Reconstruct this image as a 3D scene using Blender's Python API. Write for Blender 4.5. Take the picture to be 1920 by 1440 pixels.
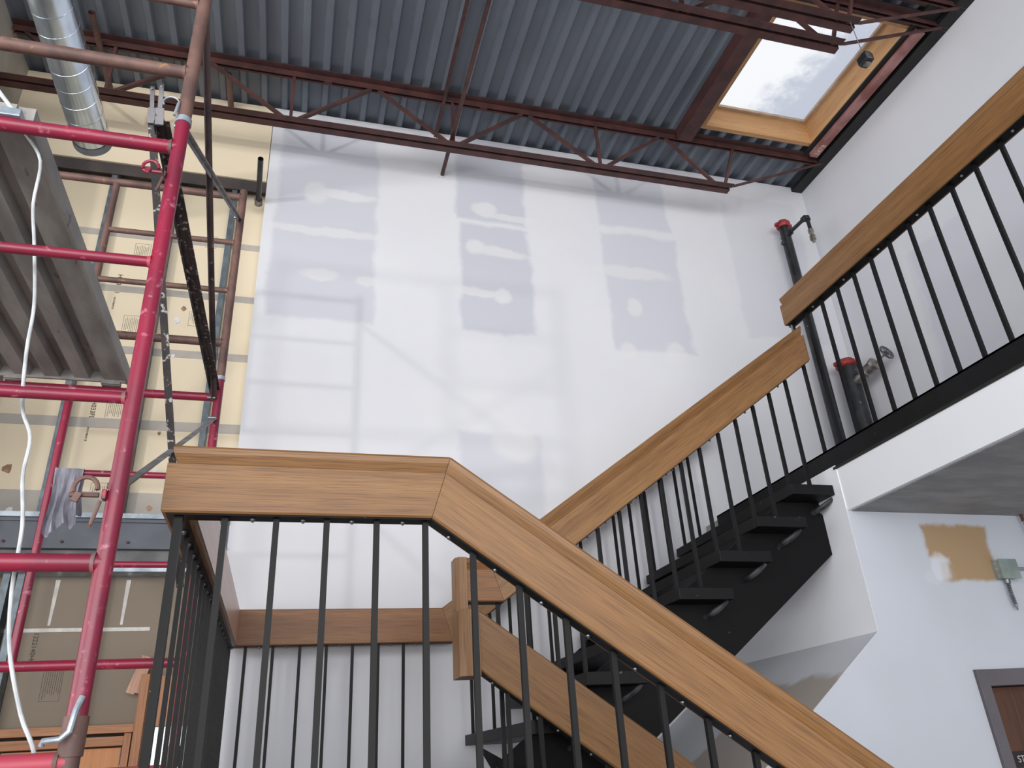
import bpy, bmesh, math, random
from mathutils import Vector, Matrix
random.seed(7)
SC = bpy.context.scene
COL = SC.collection
for o in list(bpy.data.objects): bpy.data.objects.remove(o)

# ------------------------------------------------------------------ camera
F_PX = 1434.39
PITCH, ROLL, YAW = 0.458628660, -0.0633719, 0.294394
fw = Vector((math.sin(YAW)*math.cos(PITCH), math.cos(YAW)*math.cos(PITCH), math.sin(PITCH)))
rt = Vector((math.cos(YAW), -math.sin(YAW), 0)); up = rt.cross(fw)
c_, s_ = math.cos(ROLL), math.sin(ROLL)
rt, up = rt*c_ + up*s_, up*c_ - rt*s_
cam = bpy.data.cameras.new('camera'); camo = bpy.data.objects.new('camera', cam); COL.objects.link(camo)
cam.sensor_width = 36.0; cam.sensor_fit = 'HORIZONTAL'; cam.lens = F_PX/1920*36.0; cam.clip_start = 0.05; cam.clip_end = 200
camo.matrix_world = Matrix(((rt.x, up.x, -fw.x, 0), (rt.y, up.y, -fw.y, 0), (rt.z, up.z, -fw.z, 1.65), (0, 0, 0, 1)))
SC.camera = camo

# ------------------------------------------------------------------ world, lights, exposure
w = bpy.data.worlds.new('sky'); SC.world = w; w.use_nodes = True
bg = w.node_tree.nodes['Background']; bg.inputs[0].default_value = (0.95, 0.97, 1.0, 1); bg.inputs[1].default_value = 1.35
def area(name, loc, rot, sx, sy, power, col):
    l = bpy.data.lights.new(name, 'AREA'); l.shape = 'RECTANGLE'; l.size = sx; l.size_y = sy; l.energy = power; l.color = col
    o = bpy.data.objects.new(name, l); COL.objects.link(o); o.location = loc; o.rotation_euler = rot; return o
# daylight through the tall shop-front windows behind the camera
area('window_daylight', (-2.0, -6.2, 2.9), (math.radians(90), 0, 0), 11, 5.4, 900, (1.0, 0.985, 0.965))
area('side_fill', (-7.6, 0.0, 2.6), (math.radians(90), 0, math.radians(-90)), 8, 4.6, 330, (1.0, 0.985, 0.965))  # added fill lamp to brighten the walls from the left, no window built
# low sun glint coming in through the front windows, far left behind the camera: throws the joist and scaffold shadows
wl = bpy.data.lights.new('low_sun_glint', 'SPOT'); wl.energy = 1150; wl.shadow_soft_size = 0.19; wl.spot_size = math.radians(31); wl.spot_blend = 0.8; wl.color = (1.0, 0.98, 0.95)
wlo = bpy.data.objects.new('low_sun_glint', wl); COL.objects.link(wlo); wlo.location = (-6.6, -6.0, 3.55)
wlo.rotation_euler = (Vector((-0.1, 4.75, 5.0)) - wlo.location).to_track_quat('-Z', 'Y').to_euler()
SC.view_settings.view_transform = 'Standard'; SC.view_settings.look = 'None'; SC.view_settings.exposure = 0.0
SC.view_settings.gamma = 1.0; SC.view_settings.use_curve_mapping = False

# ------------------------------------------------------------------ materials
def lin(c):
    return tuple((v/12.92 if v <= 0.04045 else ((v+0.055)/1.055)**2.4) for v in [x/255 for x in c])
class NT:
    def __init__(s, name):
        s.m = bpy.data.materials.new(name); s.m.use_nodes = True; s.t = s.m.node_tree
        s.b = s.t.nodes['Principled BSDF']
    def n(s, typ, **kw):
        x = s.t.nodes.new(typ)
        for k, v in kw.items(): setattr(x, k, v)
        return x
    def l(s, a, b): s.t.links.new(a, b)
    def math(s, op, a, b=None, clamp=False):
        x = s.n('ShaderNodeMath', operation=op, use_clamp=clamp)
        for i, v in enumerate((a, b)):
            if v is None: continue
            if isinstance(v, (int, float)): x.inputs[i].default_value = v
            else: s.l(v, x.inputs[i])
        return x.outputs[0]
    def noise(s, vec, scale, detail=4, rough=0.55, out=0):
        x = s.n('ShaderNodeTexNoise'); x.inputs['Scale'].default_value = scale; x.inputs['Detail'].default_value = detail
        x.inputs['Roughness'].default_value = rough
        if vec is not None: s.l(vec, x.inputs['Vector'])
        return x.outputs[out]
    def mapping(s, vec, scale=(1, 1, 1), loc=(0, 0, 0), rot=(0, 0, 0)):
        x = s.n('ShaderNodeMapping'); x.inputs['Scale'].default_value = scale; x.inputs['Location'].default_value = loc; x.inputs['Rotation'].default_value = rot
        s.l(vec, x.inputs['Vector']); return x.outputs[0]
    def coord(s, which='Object'): return s.n('ShaderNodeTexCoord').outputs[which]
    def ramp(s, fac, stops):
        x = s.n('ShaderNodeMapRange'); x.interpolation_type = 'SMOOTHSTEP'
        x.inputs['From Min'].default_value = stops[0]; x.inputs['From Max'].default_value = stops[1]
        s.l(fac, x.inputs['Value']); return x.outputs[0]
    def mix(s, fac, a, b):
        x = s.n('ShaderNodeMix', data_type='RGBA')
        if isinstance(fac, (int, float)): x.inputs[0].default_value = fac
        else: s.l(fac, x.inputs[0])
        for i, v in ((6, a), (7, b)):
            if isinstance(v, tuple): x.inputs[i].default_value = (*lin(v), 1)
            else: s.l(v, x.inputs[i])
        return x.outputs[2]
    def bump(s, h, strength=0.3, dist=0.002):
        x = s.n('ShaderNodeBump'); x.inputs['Strength'].default_value = strength; x.inputs['Distance'].default_value = dist
        s.l(h, x.inputs['Height']); s.l(x.outputs[0], s.b.inputs['Normal'])
    def set(s, col=None, rough=0.6, metal=0.0, spec=0.5):
        if col is not None:
            if isinstance(col, tuple): s.b.inputs['Base Color'].default_value = (*lin(col), 1)
            else: s.l(col, s.b.inputs['Base Color'])
        if isinstance(rough, (int, float)): s.b.inputs['Roughness'].default_value = rough
        else: s.l(rough, s.b.inputs['Roughness'])
        s.b.inputs['Metallic'].default_value = metal; s.b.inputs['Specular IOR Level'].default_value = spec
        return s.m

def mottled(name, a, b, scale=6, rough=0.6, metal=0.0, stops=(0.35, 0.65), bump=0.0, spots=None, spot_scale=60, spot_thr=(0.66, 0.7), stretch=(1, 1, 1), spec=0.5):
    t = NT(name); v = t.mapping(t.coord(), stretch)
    c = t.mix(t.ramp(t.noise(v, scale), stops), a, b)
    if spots: c = t.mix(t.ramp(t.noise(v, spot_scale, 3, 0.6), spot_thr), c, spots)
    if bump: t.bump(t.noise(v, scale*8), bump)
    return t.set(c, rough, metal, spec)

def wood_uv(name, light, mid, dark, pores=(60, 30, 14), rough=0.42, fine=220, pore_amt=0.8):
    t = NT(name); uv = t.coord('UV')
    big = t.noise(t.mapping(uv, (0.35, 11, 1)), 1.0, 4, 0.6)
    c = t.mix(t.ramp(big, (0.3, 0.72)), light, mid)
    g2 = t.noise(t.mapping(uv, (0.9, 70, 1)), 1.0, 5, 0.6)
    c = t.mix(t.math('MULTIPLY', t.ramp(g2, (0.5, 0.72)), 0.5), c, dark)
    p = t.noise(t.mapping(uv, (6, fine*1.7, 1)), 1.0, 2, 0.5)
    c = t.mix(t.math('MULTIPLY', t.ramp(p, (0.47, 0.64)), pore_amt*.62), c, pores)
    t.bump(p, 0.15, 0.0006)
    return t.set(c, rough, 0, 0.4)

def masked_wall(name, base, alt, boxes, bumps=True, rough=0.75, axis='XZ', smear=None, ells=(), warp=0.035, tint=None, soft=0.05):
    """base colour, patches of alt colour in boxes (u0,u1,v0,v1,strength), lighter smears as ellipses (u,v,ru,rv,strength)"""
    t = NT(name); co = t.coord()
    sep0 = t.n('ShaderNodeSeparateXYZ'); t.l(co, sep0.inputs[0])
    nz = t.n('ShaderNodeTexNoise'); nz.inputs['Scale'].default_value = 3.2; nz.inputs['Detail'].default_value = 6; nz.inputs['Roughness'].default_value = 0.62; t.l(co, nz.inputs['Vector'])
    sc = t.n('ShaderNodeVectorMath', operation='SUBTRACT'); t.l(nz.outputs['Color'], sc.inputs[0]); sc.inputs[1].default_value = (0.5, 0.5, 0.5)
    sm = t.n('ShaderNodeVectorMath', operation='SCALE'); t.l(sc.outputs[0], sm.inputs[0]); sm.inputs['Scale'].default_value = warp*4
    ad = t.n('ShaderNodeVectorMath', operation='ADD'); t.l(co, ad.inputs[0]); t.l(sm.outputs[0], ad.inputs[1])
    sep = t.n('ShaderNodeSeparateXYZ'); t.l(ad.outputs[0], sep.inputs[0])
    U = sep.outputs['XYZ'.index(axis[0])]; V = sep.outputs['XYZ'.index(axis[1])]
    acc = None
    def one(m, st, acc):
        m = t.math('MULTIPLY', m, st)
        return m if acc is None else t.math('MAXIMUM', acc, m)
    for (u0, u1, v0, v1, st) in boxes:
        du = t.math('SUBTRACT', t.math('ABSOLUTE', t.math('SUBTRACT', U, (u0+u1)/2)), (u1-u0)/2)
        dv = t.math('SUBTRACT', t.math('ABSOLUTE', t.math('SUBTRACT', V, (v0+v1)/2)), (v1-v0)/2)
        acc = one(t.ramp(t.math('MAXIMUM', du, dv), (soft/2, -soft/2)), st, acc)
    c = t.mix(t.math('MULTIPLY', t.ramp(t.noise(co, 1.1, 3), (0.3, 0.7)), 0.5), base, tint or base)
    if acc is not None: c = t.mix(acc, c, alt)
    acc = None
    for (u, v, ru, rv, st) in ells:
        a = t.math('DIVIDE', t.math('SUBTRACT', U, u), ru); b = t.math('DIVIDE', t.math('SUBTRACT', V, v), rv)
        d = t.math('ADD', t.math('MULTIPLY', a, a), t.math('MULTIPLY', b, b))
        acc = one(t.ramp(d, (1.6, 0.5)), st*.75, acc)
    if acc is not None: c = t.mix(acc, c, smear)
    if bumps: t.bump(t.noise(co, 14, 5), 0.06, 0.004)
    return t.set(c, rough, 0, 0.25)

M = {}
M['oak'] = wood_uv('oak', (143, 105, 66), (124, 87, 52), (100, 68, 40), (60, 40, 25))
M['oak_dark'] = wood_uv('oak_dark', (142, 96, 56), (124, 80, 44), (98, 62, 34), (62, 38, 22))
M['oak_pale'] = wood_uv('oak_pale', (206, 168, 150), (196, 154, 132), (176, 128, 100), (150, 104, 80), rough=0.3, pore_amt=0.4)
M['pine'] = wood_uv('pine', (206, 164, 116), (192, 144, 96), (164, 114, 72), (140, 92, 58), fine=60, pore_amt=0.35, rough=0.6)
M['door_wood'] = wood_uv('door_wood', (206, 142, 92), (196, 132, 82), (178, 114, 68), (160, 98, 58), fine=90, pore_amt=0.3, rough=0.5)
M['door_trim'] = wood_uv('door_trim', (186, 138, 104), (170, 118, 84), (140, 92, 62), (110, 70, 46), fine=90, pore_amt=0.5, rough=0.6)
M['brown_door'] = wood_uv('brown_door', (86, 56, 40), (74, 46, 32), (56, 34, 24), (40, 24, 16), fine=90, pore_amt=0.5, rough=0.5)
M['black_steel'] = mottled('black_painted_steel', (15, 16, 19), (11, 12, 14), 9, 0.5, 0.0, spec=0.22, bump=0.1, spots=(120, 122, 126), spot_scale=38, spot_thr=(0.735, 0.76))
M['black_tread'] = mottled('scuffed_black_steel', (14, 15, 17), (10, 10, 12), 7, 0.5, 0.0, spec=0.22, bump=0.15, spots=(96, 98, 102), spot_scale=24, spot_thr=(0.68, 0.76))
M['black_plate'] = mottled('matt_black_plate', (8, 8, 10), (5, 5, 7), 5, 0.6, 0.0, spec=0.18, spots=(60, 62, 66), spot_scale=16, spot_thr=(0.70, 0.80))
M['screw'] = mottled('zinc_screw', (150, 152, 156), (110, 112, 118), 20, 0.35, 0.8)
M['primer'] = mottled('red_oxide_primer', (84, 50, 47), (64, 40, 39), 7, 0.6, 0.0, spots=(140, 104, 98), spot_scale=45, spot_thr=(0.72, 0.78), bump=0.1)
M['primer_pink'] = mottled('pink_dusty_primer', (176, 130, 128), (130, 78, 70), 3.5, 0.6)
M['ledger'] = mottled('black_ledger', (26, 27, 28), (16, 17, 17), 5, 0.6)
M['deck'] = mottled('painted_steel_deck', (112, 119, 129), (100, 107, 118), 1.2, 0.5, 0.0, spots=(150, 158, 170), spot_scale=55, spot_thr=(0.80, 0.86), stretch=(2, 0.5, 1))
M['galv'] = mottled('galvanised_steel', (176, 186, 196), (140, 152, 164), 16, 0.38, 0.45)
M['stud'] = mottled('galvanised_stud', (112, 124, 132), (88, 98, 106), 14, 0.45, 0.3)
M['duct'] = mottled('bright_spiral_duct', (214, 224, 234), (180, 192, 206), 7, 0.22, 0.92, stretch=(1, 0.3, 1))
M['duct_end'] = mottled('duct_collar_grey', (126, 132, 142), (110, 116, 126), 9, 0.5, 0.3)
M['red'] = mottled('worn_magenta_red_paint', (140, 27, 58), (112, 32, 54), 5, 0.36, 0.0, (0.3, 0.7), spots=(176, 104, 124), spot_scale=30, spot_thr=(0.60, 0.74), bump=0.12)
M['rust'] = mottled('brown_rusty_tube', (112, 84, 76), (88, 66, 62), 9, 0.6, 0.1, spots=(160, 120, 84), spot_scale=26, spot_thr=(0.62, 0.76), bump=0.25)
M['rust_worn'] = mottled('red_rusty_tube', (168, 60, 78), (110, 88, 84), 5, 0.5, 0.0, (0.5, 0.6), spots=(84, 70, 66), spot_scale=12, spot_thr=(0.58, 0.66), bump=0.25)
M['brace'] = mottled('dark_brace_steel', (96, 80, 80), (66, 58, 62), 8, 0.5, 0.2, spots=(150, 140, 138), spot_scale=30, spot_thr=(0.66, 0.74), bump=0.2)
M['brace_grey'] = mottled('grey_brace_steel', (138, 136, 140), (104, 104, 110), 9, 0.5, 0.3, spots=(90, 80, 78), spot_scale=26, spot_thr=(0.62, 0.7), bump=0.2)
M['angle'] = mottled('dark_angle_steel', (62, 54, 54), (38, 34, 36), 8, 0.5, 0.1, spots=(170, 164, 162), spot_scale=48, spot_thr=(0.58, 0.66), bump=0.3)
M['track_dark'] = mottled('dark_track', (78, 70, 68), (64, 58, 58), 5, 0.6)
M['scuffed_highlit'] = mottled('scuffed_highlit_bracket', (62, 64, 68), (26, 27, 30), 14, 0.45)  # scuffed black steel, its highlight put into the lighter grey
M['brass_dark'] = mottled('grey_iron_wheel', (112, 112, 116), (84, 84, 90), 14, 0.4, 0.5)
M['plank'] = mottled('weathered_steel_plank', (150, 147, 144), (120, 117, 115), 4, 0.6, 0.0, spots=(86, 76, 72), spot_scale=10, spot_thr=(0.64, 0.74), bump=0.15, stretch=(2, 0.6, 1))
M['cable'] = mottled('white_cable', (206, 210, 212), (168, 174, 178), 12, 0.5)
M['rag'] = mottled('grey_rag', (140, 140, 152), (112, 112, 124), 18, 0.95, stretch=(3, 3, 0.6), bump=0.6)
M['pipe_black'] = mottled('black_iron_pipe', (52, 54, 58), (36, 37, 40), 8, 0.35, 0.3, spots=(130, 128, 124), spot_scale=36, spot_thr=(0.68, 0.74))
M['cap_red'] = mottled('red_pipe_coupling', (158, 44, 42), (124, 28, 38), 14, 0.45, spots=(210, 130, 120), spot_scale=50, spot_thr=(0.62, 0.7))
M['brass'] = mottled('dull_chrome_fitting', (170, 166, 160), (128, 124, 118), 22, 0.3, 0.8)
M['concrete'] = mottled('grey_concrete_soffit', (146, 146, 146), (128, 128, 129), 3, 0.85, bump=0.2, spots=(160, 160, 158), spot_scale=22, spot_thr=(0.66, 0.72), stretch=(1, 3, 1))
M['concrete_edge'] = mottled('concrete_edge', (122, 122, 122), (102, 102, 104), 6, 0.85, bump=0.3)
M['beam'] = mottled('slate_grey_beam', (92, 97, 107), (80, 85, 95), 4, 0.5)
M['fascia_grey'] = mottled('grey_left_wall', (186, 182, 174), (166, 160, 150), 3, 0.8)
M['bead'] = mottled('pale_glazing_bead', (206, 184, 160), (190, 164, 138), 9, 0.6)
M['floor'] = mottled('dusty_concrete_floor', (150, 148, 146), (132, 130, 128), 2, 0.8)
M['frame_grey'] = mottled('grey_door_frame', (92, 88, 94), (84, 80, 86), 5, 0.45)
M['box_metal'] = mottled('zinc_junction_box', (150, 162, 158), (132, 146, 142), 12, 0.4, 0.4)
M['ink'] = NT('black_ink').set((62, 60, 58), 0.8)
M['ink_dark'] = NT('faded_ink').set((70, 64, 58), 0.8)
M['sign_black'] = NT('sign_black').set((22, 14, 14), 0.5)
M['sign_white'] = NT('sign_lettering').set((186, 180, 178), 0.6)
M['chalk'] = NT('chalk_writing').set((222, 196, 180), 0.8)
M['plaster'] = mottled('white_plaster', (226, 226, 228), (208, 208, 210), 20, 0.8)
M['tape'] = mottled('grey_joint_tape', (178, 172, 164), (168, 162, 156), 6, 0.8)
M['tape_white'] = mottled('white_taped_joint', (218, 216, 212), (196, 194, 190), 16, 0.8)
M['cream'] = masked_wall('cream_gypsum', (226, 212, 186), (214, 202, 174), [], tint=(220, 206, 180))
M['brown_board'] = masked_wall('brown_gypsum', (142, 130, 116), (130, 118, 104), [], tint=(132, 121, 108))
M['torn'] = mottled('torn_paper_brown', (170, 140, 116), (140, 110, 92), 30, 0.9)
M['scrap'] = wood_uv('cedar_scrap', (196, 152, 128), (178, 130, 104), (150, 100, 76), (130, 84, 60), fine=60)
M['white_wall'] = masked_wall('skimmed_drywall', (216, 217, 222), (192, 194, 204),
    [(-0.30, 0.44, 4.5, 6.35, .75), (1.07, 1.64, 5.55, 6.5, .95), (1.09, 1.66, 4.52, 5.50, .95), (2.30, 2.95, 5.68, 6.5, .75), (2.30, 2.98, 4.46, 5.60, .7),
     (3.52, 4.3, 4.7, 6.2, .35), (1.04, 1.62, 3.0, 3.70, .5), (2.3, 2.9, 2.2, 3.4, .4), (-.3, .4, 1.4, 2.3, .35)],
    smear=(220, 220, 222), tint=(208, 209, 216),
    ells=[(.17, 5.62, .26, .045, .9), (-.02, 5.62, .09, .10, .7), (.06, 5.27, .42, .04, .8), (1.30, 5.68, .10, .07, .9), (1.52, 5.62, .2, .035, .8),
          (1.22, 5.27, .08, .07, .9), (1.42, 5.25, .22, .045, .8), (1.2, 4.87, .22, .04, .8), (1.42, 4.86, .07, .07, .9), (.04, 4.89, .13, .05, .7), (.39, 4.86, .08, .04, .7),
          (2.51, 4.88, .06, .08, .8), (2.41, 4.46, .06, .08, .8), (2.83, 4.47, .08, .10, .8), (1.43, 3.62, .16, .12, .9), (2.55, 5.2, .32, .06, .7), (3.34, 5.16, .08, .12, .5)])
M['white_plain'] = masked_wall('painted_drywall', (218, 220, 226), (206, 208, 216), [], tint=(206, 209, 218))
M['fascia_white'] = masked_wall('white_fascia', (230, 232, 238), (215, 217, 223), [], tint=(222, 225, 232))
M['right_wall'] = masked_wall('right_wall_drywall', (216, 217, 223), (200, 202, 212),
    [(3.3, 3.9, 3.1, 5.0, .7), (2.3, 3.1, 3.0, 5.6, .6), (.9, 1.8, 3.0, 6.4, .5)], axis='YZ', tint=(208, 210, 218), smear=(224, 224, 228), ells=[(3.9, 4.6, .06, .5, .5), (2.2, 5.8, .2, .1, .5)])
M['door_wall'] = masked_wall('stair_wall_drywall', (188, 193, 203), (160, 136, 106),
    [(3.20, 3.62, 2.49, 2.66, 1), (3.33, 3.62, 2.37, 2.55, 1), (3.27, 3.60, 2.37, 2.47, .9)], tint=(174, 178, 186), smear=(206, 209, 216), ells=[(3.26, 2.44, .055, .07, .9), (3.21, 2.38, .06, .03, .3)], warp=0.03, soft=0.03)
M['soffit_wall'] = masked_wall('sloping_stair_soffit', (212, 215, 222), (168, 156, 144),
    [(1.9, 2.52, 3.0, 4.0, .8)], axis='XY', tint=(200, 204, 214), warp=0.05)

def glass_mat():
    t = NT('snowy_skylight_glass'); co = t.coord(); t.t.nodes.remove(t.b)
    tr = t.n('ShaderNodeBsdfTranslucent'); out = [n for n in t.t.nodes if n.type == 'OUTPUT_MATERIAL'][0]
    sep = t.n('ShaderNodeSeparateXYZ'); t.l(co, sep.inputs[0])
    g = t.math('ADD', sep.outputs[0], t.math('MULTIPLY', sep.outputs[1], 0.25))
    nz = t.noise(co, 5, 7, 0.7)
    k = t.math('ADD', g, t.math('MULTIPLY', nz, 0.9))
    m = t.ramp(k, (0.45, 0.80))
    c = t.mix(m, (238, 238, 238), (212, 214, 220)); t.l(c, tr.inputs[0])
    t.l(tr.outputs[0], out.inputs[0]); return t.m
M['sky_glass'] = glass_mat()
t = NT('clear_glass'); t.b.inputs['Transmission Weight'].default_value = 1; t.b.inputs['Roughness'].default_value = 0.02; t.b.inputs['Base Color'].default_value = (.8, .88, .88, 1); M['glass'] = t.m

# ------------------------------------------------------------------ builders
class MB:
    def __init__(s): s.v = []; s.f = []; s.uv = {}; s.mi = []
    def add(s, vs, fs):
        b = len(s.v); s.v += [Vector(v) for v in vs]; s.f += [tuple(i+b for i in f) for f in fs]; return s
    def box(s, x0, x1, y0, y1, z0, z1):
        return s.add([(x0,y0,z0),(x1,y0,z0),(x1,y1,z0),(x0,y1,z0),(x0,y0,z1),(x1,y0,z1),(x1,y1,z1),(x0,y1,z1)],
                     [(0,3,2,1),(4,5,6,7),(0,1,5,4),(1,2,6,5),(2,3,7,6),(3,0,4,7)])
    def tube(s, pts, r, n=12, cap=True, rs=None):
        pts = [Vector(p) for p in pts]; rings = []
        ref = None
        for i, p in enumerate(pts):
            d = (pts[min(i+1, len(pts)-1)] - pts[max(i-1, 0)]).normalized()
            if ref is None: ref = Vector((0, 0, 1)) if abs(d.z) < .9 else Vector((1, 0, 0))
            a = (ref - d*ref.dot(d)).normalized(); b = d.cross(a); ref = a
            rr = rs[i] if rs else r
            rings.append([p + (a*math.cos(2*math.pi*k/n) + b*math.sin(2*math.pi*k/n))*rr for k in range(n)])
        vs = [v for q in rings for v in q]; fs = []
        for i in range(len(rings)-1):
            for k in range(n): fs.append((i*n+k, i*n+(k+1) % n, (i+1)*n+(k+1) % n, (i+1)*n+k))
        if cap: fs.append(tuple(range(n))[::-1]); fs.append(tuple(range((len(rings)-1)*n, len(rings)*n)))
        return s.add(vs, fs)
    def bar(s, a, b, wd, th, side=(0, 0, 1)):
        """rectangular bar from a to b: width wd along 'side', thickness th across"""
        a = Vector(a); b = Vector(b); d = (b-a).normalized(); sd = Vector(side); sd = (sd - d*sd.dot(d)).normalized(); q = d.cross(sd)
        vs = []
        for p in (a, b):
            for i, j in ((-1, -1), (1, -1), (1, 1), (-1, 1)): vs.append(p + sd*(wd/2*i) + q*(th/2*j))
        return s.add(vs, [(0,3,2,1),(4,5,6,7),(0,1,5,4),(1,2,6,5),(2,3,7,6),(3,0,4,7)])
    def angle(s, a, b, leg, th, s1, s2):
        """steel angle: two flat legs along directions s1 and s2 from the heel line a-b"""
        a = Vector(a); b = Vector(b); s1 = Vector(s1); s2 = Vector(s2)
        s.bar(a+s1*leg/2+s2*th/2, b+s1*leg/2+s2*th/2, leg, th, s1); s.bar(a+s2*(leg+th)/2+s1*th/2, b+s2*(leg+th)/2+s1*th/2, leg-th, th, s2); return s
    def prism(s, poly, ax, a, b):
        """polygon (list of 2D) extruded along axis ax from a to b"""
        n = len(poly); vs = []
        for t in (a, b):
            for (p, q) in poly:
                vs.append({'x': (t, p, q), 'y': (p, t, q), 'z': (p, q, t)}[ax])
        return s.add(vs, [tuple(range(n))[::-1], tuple(range(n, 2*n))] + [(i, (i+1) % n, n+(i+1) % n, n+i) for i in range(n)])
    def mesh(s, name, loc=(0, 0, 0), smooth=False, bevel=0, uvaxis=None):
        L = Vector(loc); bm = bmesh.new()
        vv = [bm.verts.new(v - L) for v in s.v]
        for f in s.f:
            try: bm.faces.new([vv[i] for i in f])
            except ValueError: pass
        bmesh.ops.recalc_face_normals(bm, faces=bm.faces)
        if bevel: bmesh.ops.bevel(bm, geom=[e for e in bm.edges if e.calc_face_angle(0) > .5], offset=bevel, segments=2, profile=.6, affect='EDGES')
        if uvaxis is not None:
            uvl = bm.loops.layers.uv.new('UVMap')
            for f in bm.faces:
                n = f.normal; d = Vector(uvaxis).normalized()
                c = d.cross(n)
                if c.length < .2: c = Vector((0, 0, 1)) if abs(d.z) < .9 else Vector((1, 0, 0)); dd = d.cross(c)
                else: dd = d
                c.normalize()
                for l in f.loops:
                    p = l.vert.co + L
                    l[uvl].uv = (p.dot(dd), p.dot(c) + n.x*.37 + n.y*.91 + n.z*.53)
        me = bpy.data.meshes.new(name); bm.to_mesh(me); bm.free()
        if smooth:
            for p in me.polygons: p.use_smooth = True
            try: me.set_sharp_from_angle(angle=math.radians(40))
            except Exception: pass
        return me
def link(name, me, mat, parent=None, loc=(0, 0, 0)):
    o = bpy.data.objects.new(name, me); COL.objects.link(o)
    if me is not None and mat is not None and not me.materials: me.materials.append(mat)
    o.location = loc
    if parent: o.parent = parent
    return o
def wloc(o):
    p = Vector(o.location)
    while o.parent: o = o.parent; p += Vector(o.location)
    return p
def part(name, mb, mat, parent, smooth=False, bevel=0, uvaxis=None):
    me = mb.mesh(name, wloc(parent), smooth, bevel, uvaxis)
    return link(name, me, mat, parent)
def thing(name, label, cat, loc, group=None):
    o = bpy.data.objects.new(name, None); COL.objects.link(o); o.location = loc; o.empty_display_size = .1
    o['label'] = label; o['category'] = cat
    if group: o['group'] = group
    return o
def solo(name, mb, mat, label, cat, loc, group=None, **k):
    o = link(name, mb.mesh(name, loc, **k), mat, None, loc); o['label'] = label; o['category'] = cat
    if group: o['group'] = group
    return o
def struct(name, mb, mat, label=None, parent=None, **k):
    o = link(name, mb.mesh(name, (0, 0, 0) if not parent else wloc(parent), **k), mat, parent)
    if not parent: o['kind'] = 'structure'
    if label: o['label'] = label; 
    if label and not parent: o['category'] = name.split('_')[0]
    return o
def text(name, body, size, mat, parent, origin, xdir, ydir, extr=0.0006):
    cu = bpy.data.curves.new(name, 'FONT'); cu.body = body; cu.size = size; cu.extrude = extr
    tmp = bpy.data.objects.new(name, cu); COL.objects.link(tmp)
    bpy.context.view_layer.update()
    me = bpy.data.meshes.new_from_object(tmp.evaluated_get(bpy.context.evaluated_depsgraph_get())); bpy.data.objects.remove(tmp)
    x = Vector(xdir).normalized(); y = Vector(ydir).normalized(); z = x.cross(y)
    R = Matrix((x, y, z)).transposed(); L = Vector(origin) - wloc(parent)
    for v in me.vertices: v.co = R @ v.co + L
    me.materials.clear()
    return link(name, me, mat, parent)

# ------------------------------------------------------------------ constants
YB = 4.75; XR = 4.45; ZD = 6.42; FLOOR = -0.22; UP = 3.07; LAND = 1.443; XF = 2.77; YD = 3.26
XL = -2.12

# ------------------------------------------------------------------ shell
struct('floor', MB().box(-9, 6, -9, YB+.3, FLOOR-.2, FLOOR), M['floor'], 'dusty grey concrete ground floor')
wb = struct('wall_back', MB().box(-0.38, XR+.1, YB, YB+.13, FLOOR, ZD-.002), M['white_wall'], 'tall white back wall of drywall with grey unskimmed patches')
struct('wall_right', MB().box(XR, XR+.15, -9, YB+.15, FLOOR, ZD+.1), M['right_wall'], 'tall white right wall above the upper floor')
struct('wall_left', MB().box(XL-.1, XL, 3.6, YB+.13, FLOOR, ZD+.06), M['fascia_grey'], 'grey left return wall at the corner behind the duct')
# cream framed wall: gypsum board, studs, tracks, taped joints
cw = struct('wall_back_framed', MB().box(-9, -0.38, YB+.13, YB+.16, UP-.02, ZD-.002), M['cream'], 'cream gypsum wall with open steel studs on its left half')
up_b = MB().box(XL, -0.385, YB+.002, YB+.018, 5.665, ZD-.002)
struct('panel', up_b, M['cream'], parent=cw).name = 'gypsum_panel'
for z0, z1 in ((5.11, 5.16), (4.66, 4.71), (4.19, 4.245), (3.66, 3.725), (UP, 3.245)):
    part('joint_tape', MB().box(XL, -0.385, YB+.127, YB+.1295, z0, z1), M['tape'], cw)
part('stud_track', MB().box(XL, -0.385, YB+.02, YB+.13, 5.63, 5.664).box(XL, -.385, YB+.018, YB+.022, 5.57, 5.64), M['track_dark'], cw)
for x in (-1.84, -1.43, -1.02, -0.62):
    m = MB(); m.box(x, x+.035, YB+.03, YB+.034, UP+.0, 5.64); m.box(x+.031, x+.035, YB+.034, YB+.126, UP, 5.64); m.box(x, x+.035, YB+.120, YB+.124, UP, 5.64); m.box(x, x+.004, YB+.034, YB+.045, UP, 5.64)
    part('stud', m, M['stud'], cw)
for i, (x, z, s) in enumerate([(-1.74, 3.77, .012), (-1.66, 3.37, .03), (-1.60, 3.12, .025), (-.84, 4.57, .018), (-.86, 4.2, .014), (-.87, 3.64, .014), (-.86, 3.39, .016), (-.86, 3.15, .02), (-.87, 4.47, .025)]):
    k = 7; m = MB(); pts = [(x+s*math.cos(a)*random.uniform(.6, 1.1), z+s*math.sin(a)*random.uniform(.7, 1.3)) for a in [2*math.pi*q/k for q in range(k)]]
    m.prism(pts, 'y', YB+.1265, YB+.1285); part('torn_patch', m, M['torn'] if i % 2 else M['plaster'], cw)
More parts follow.
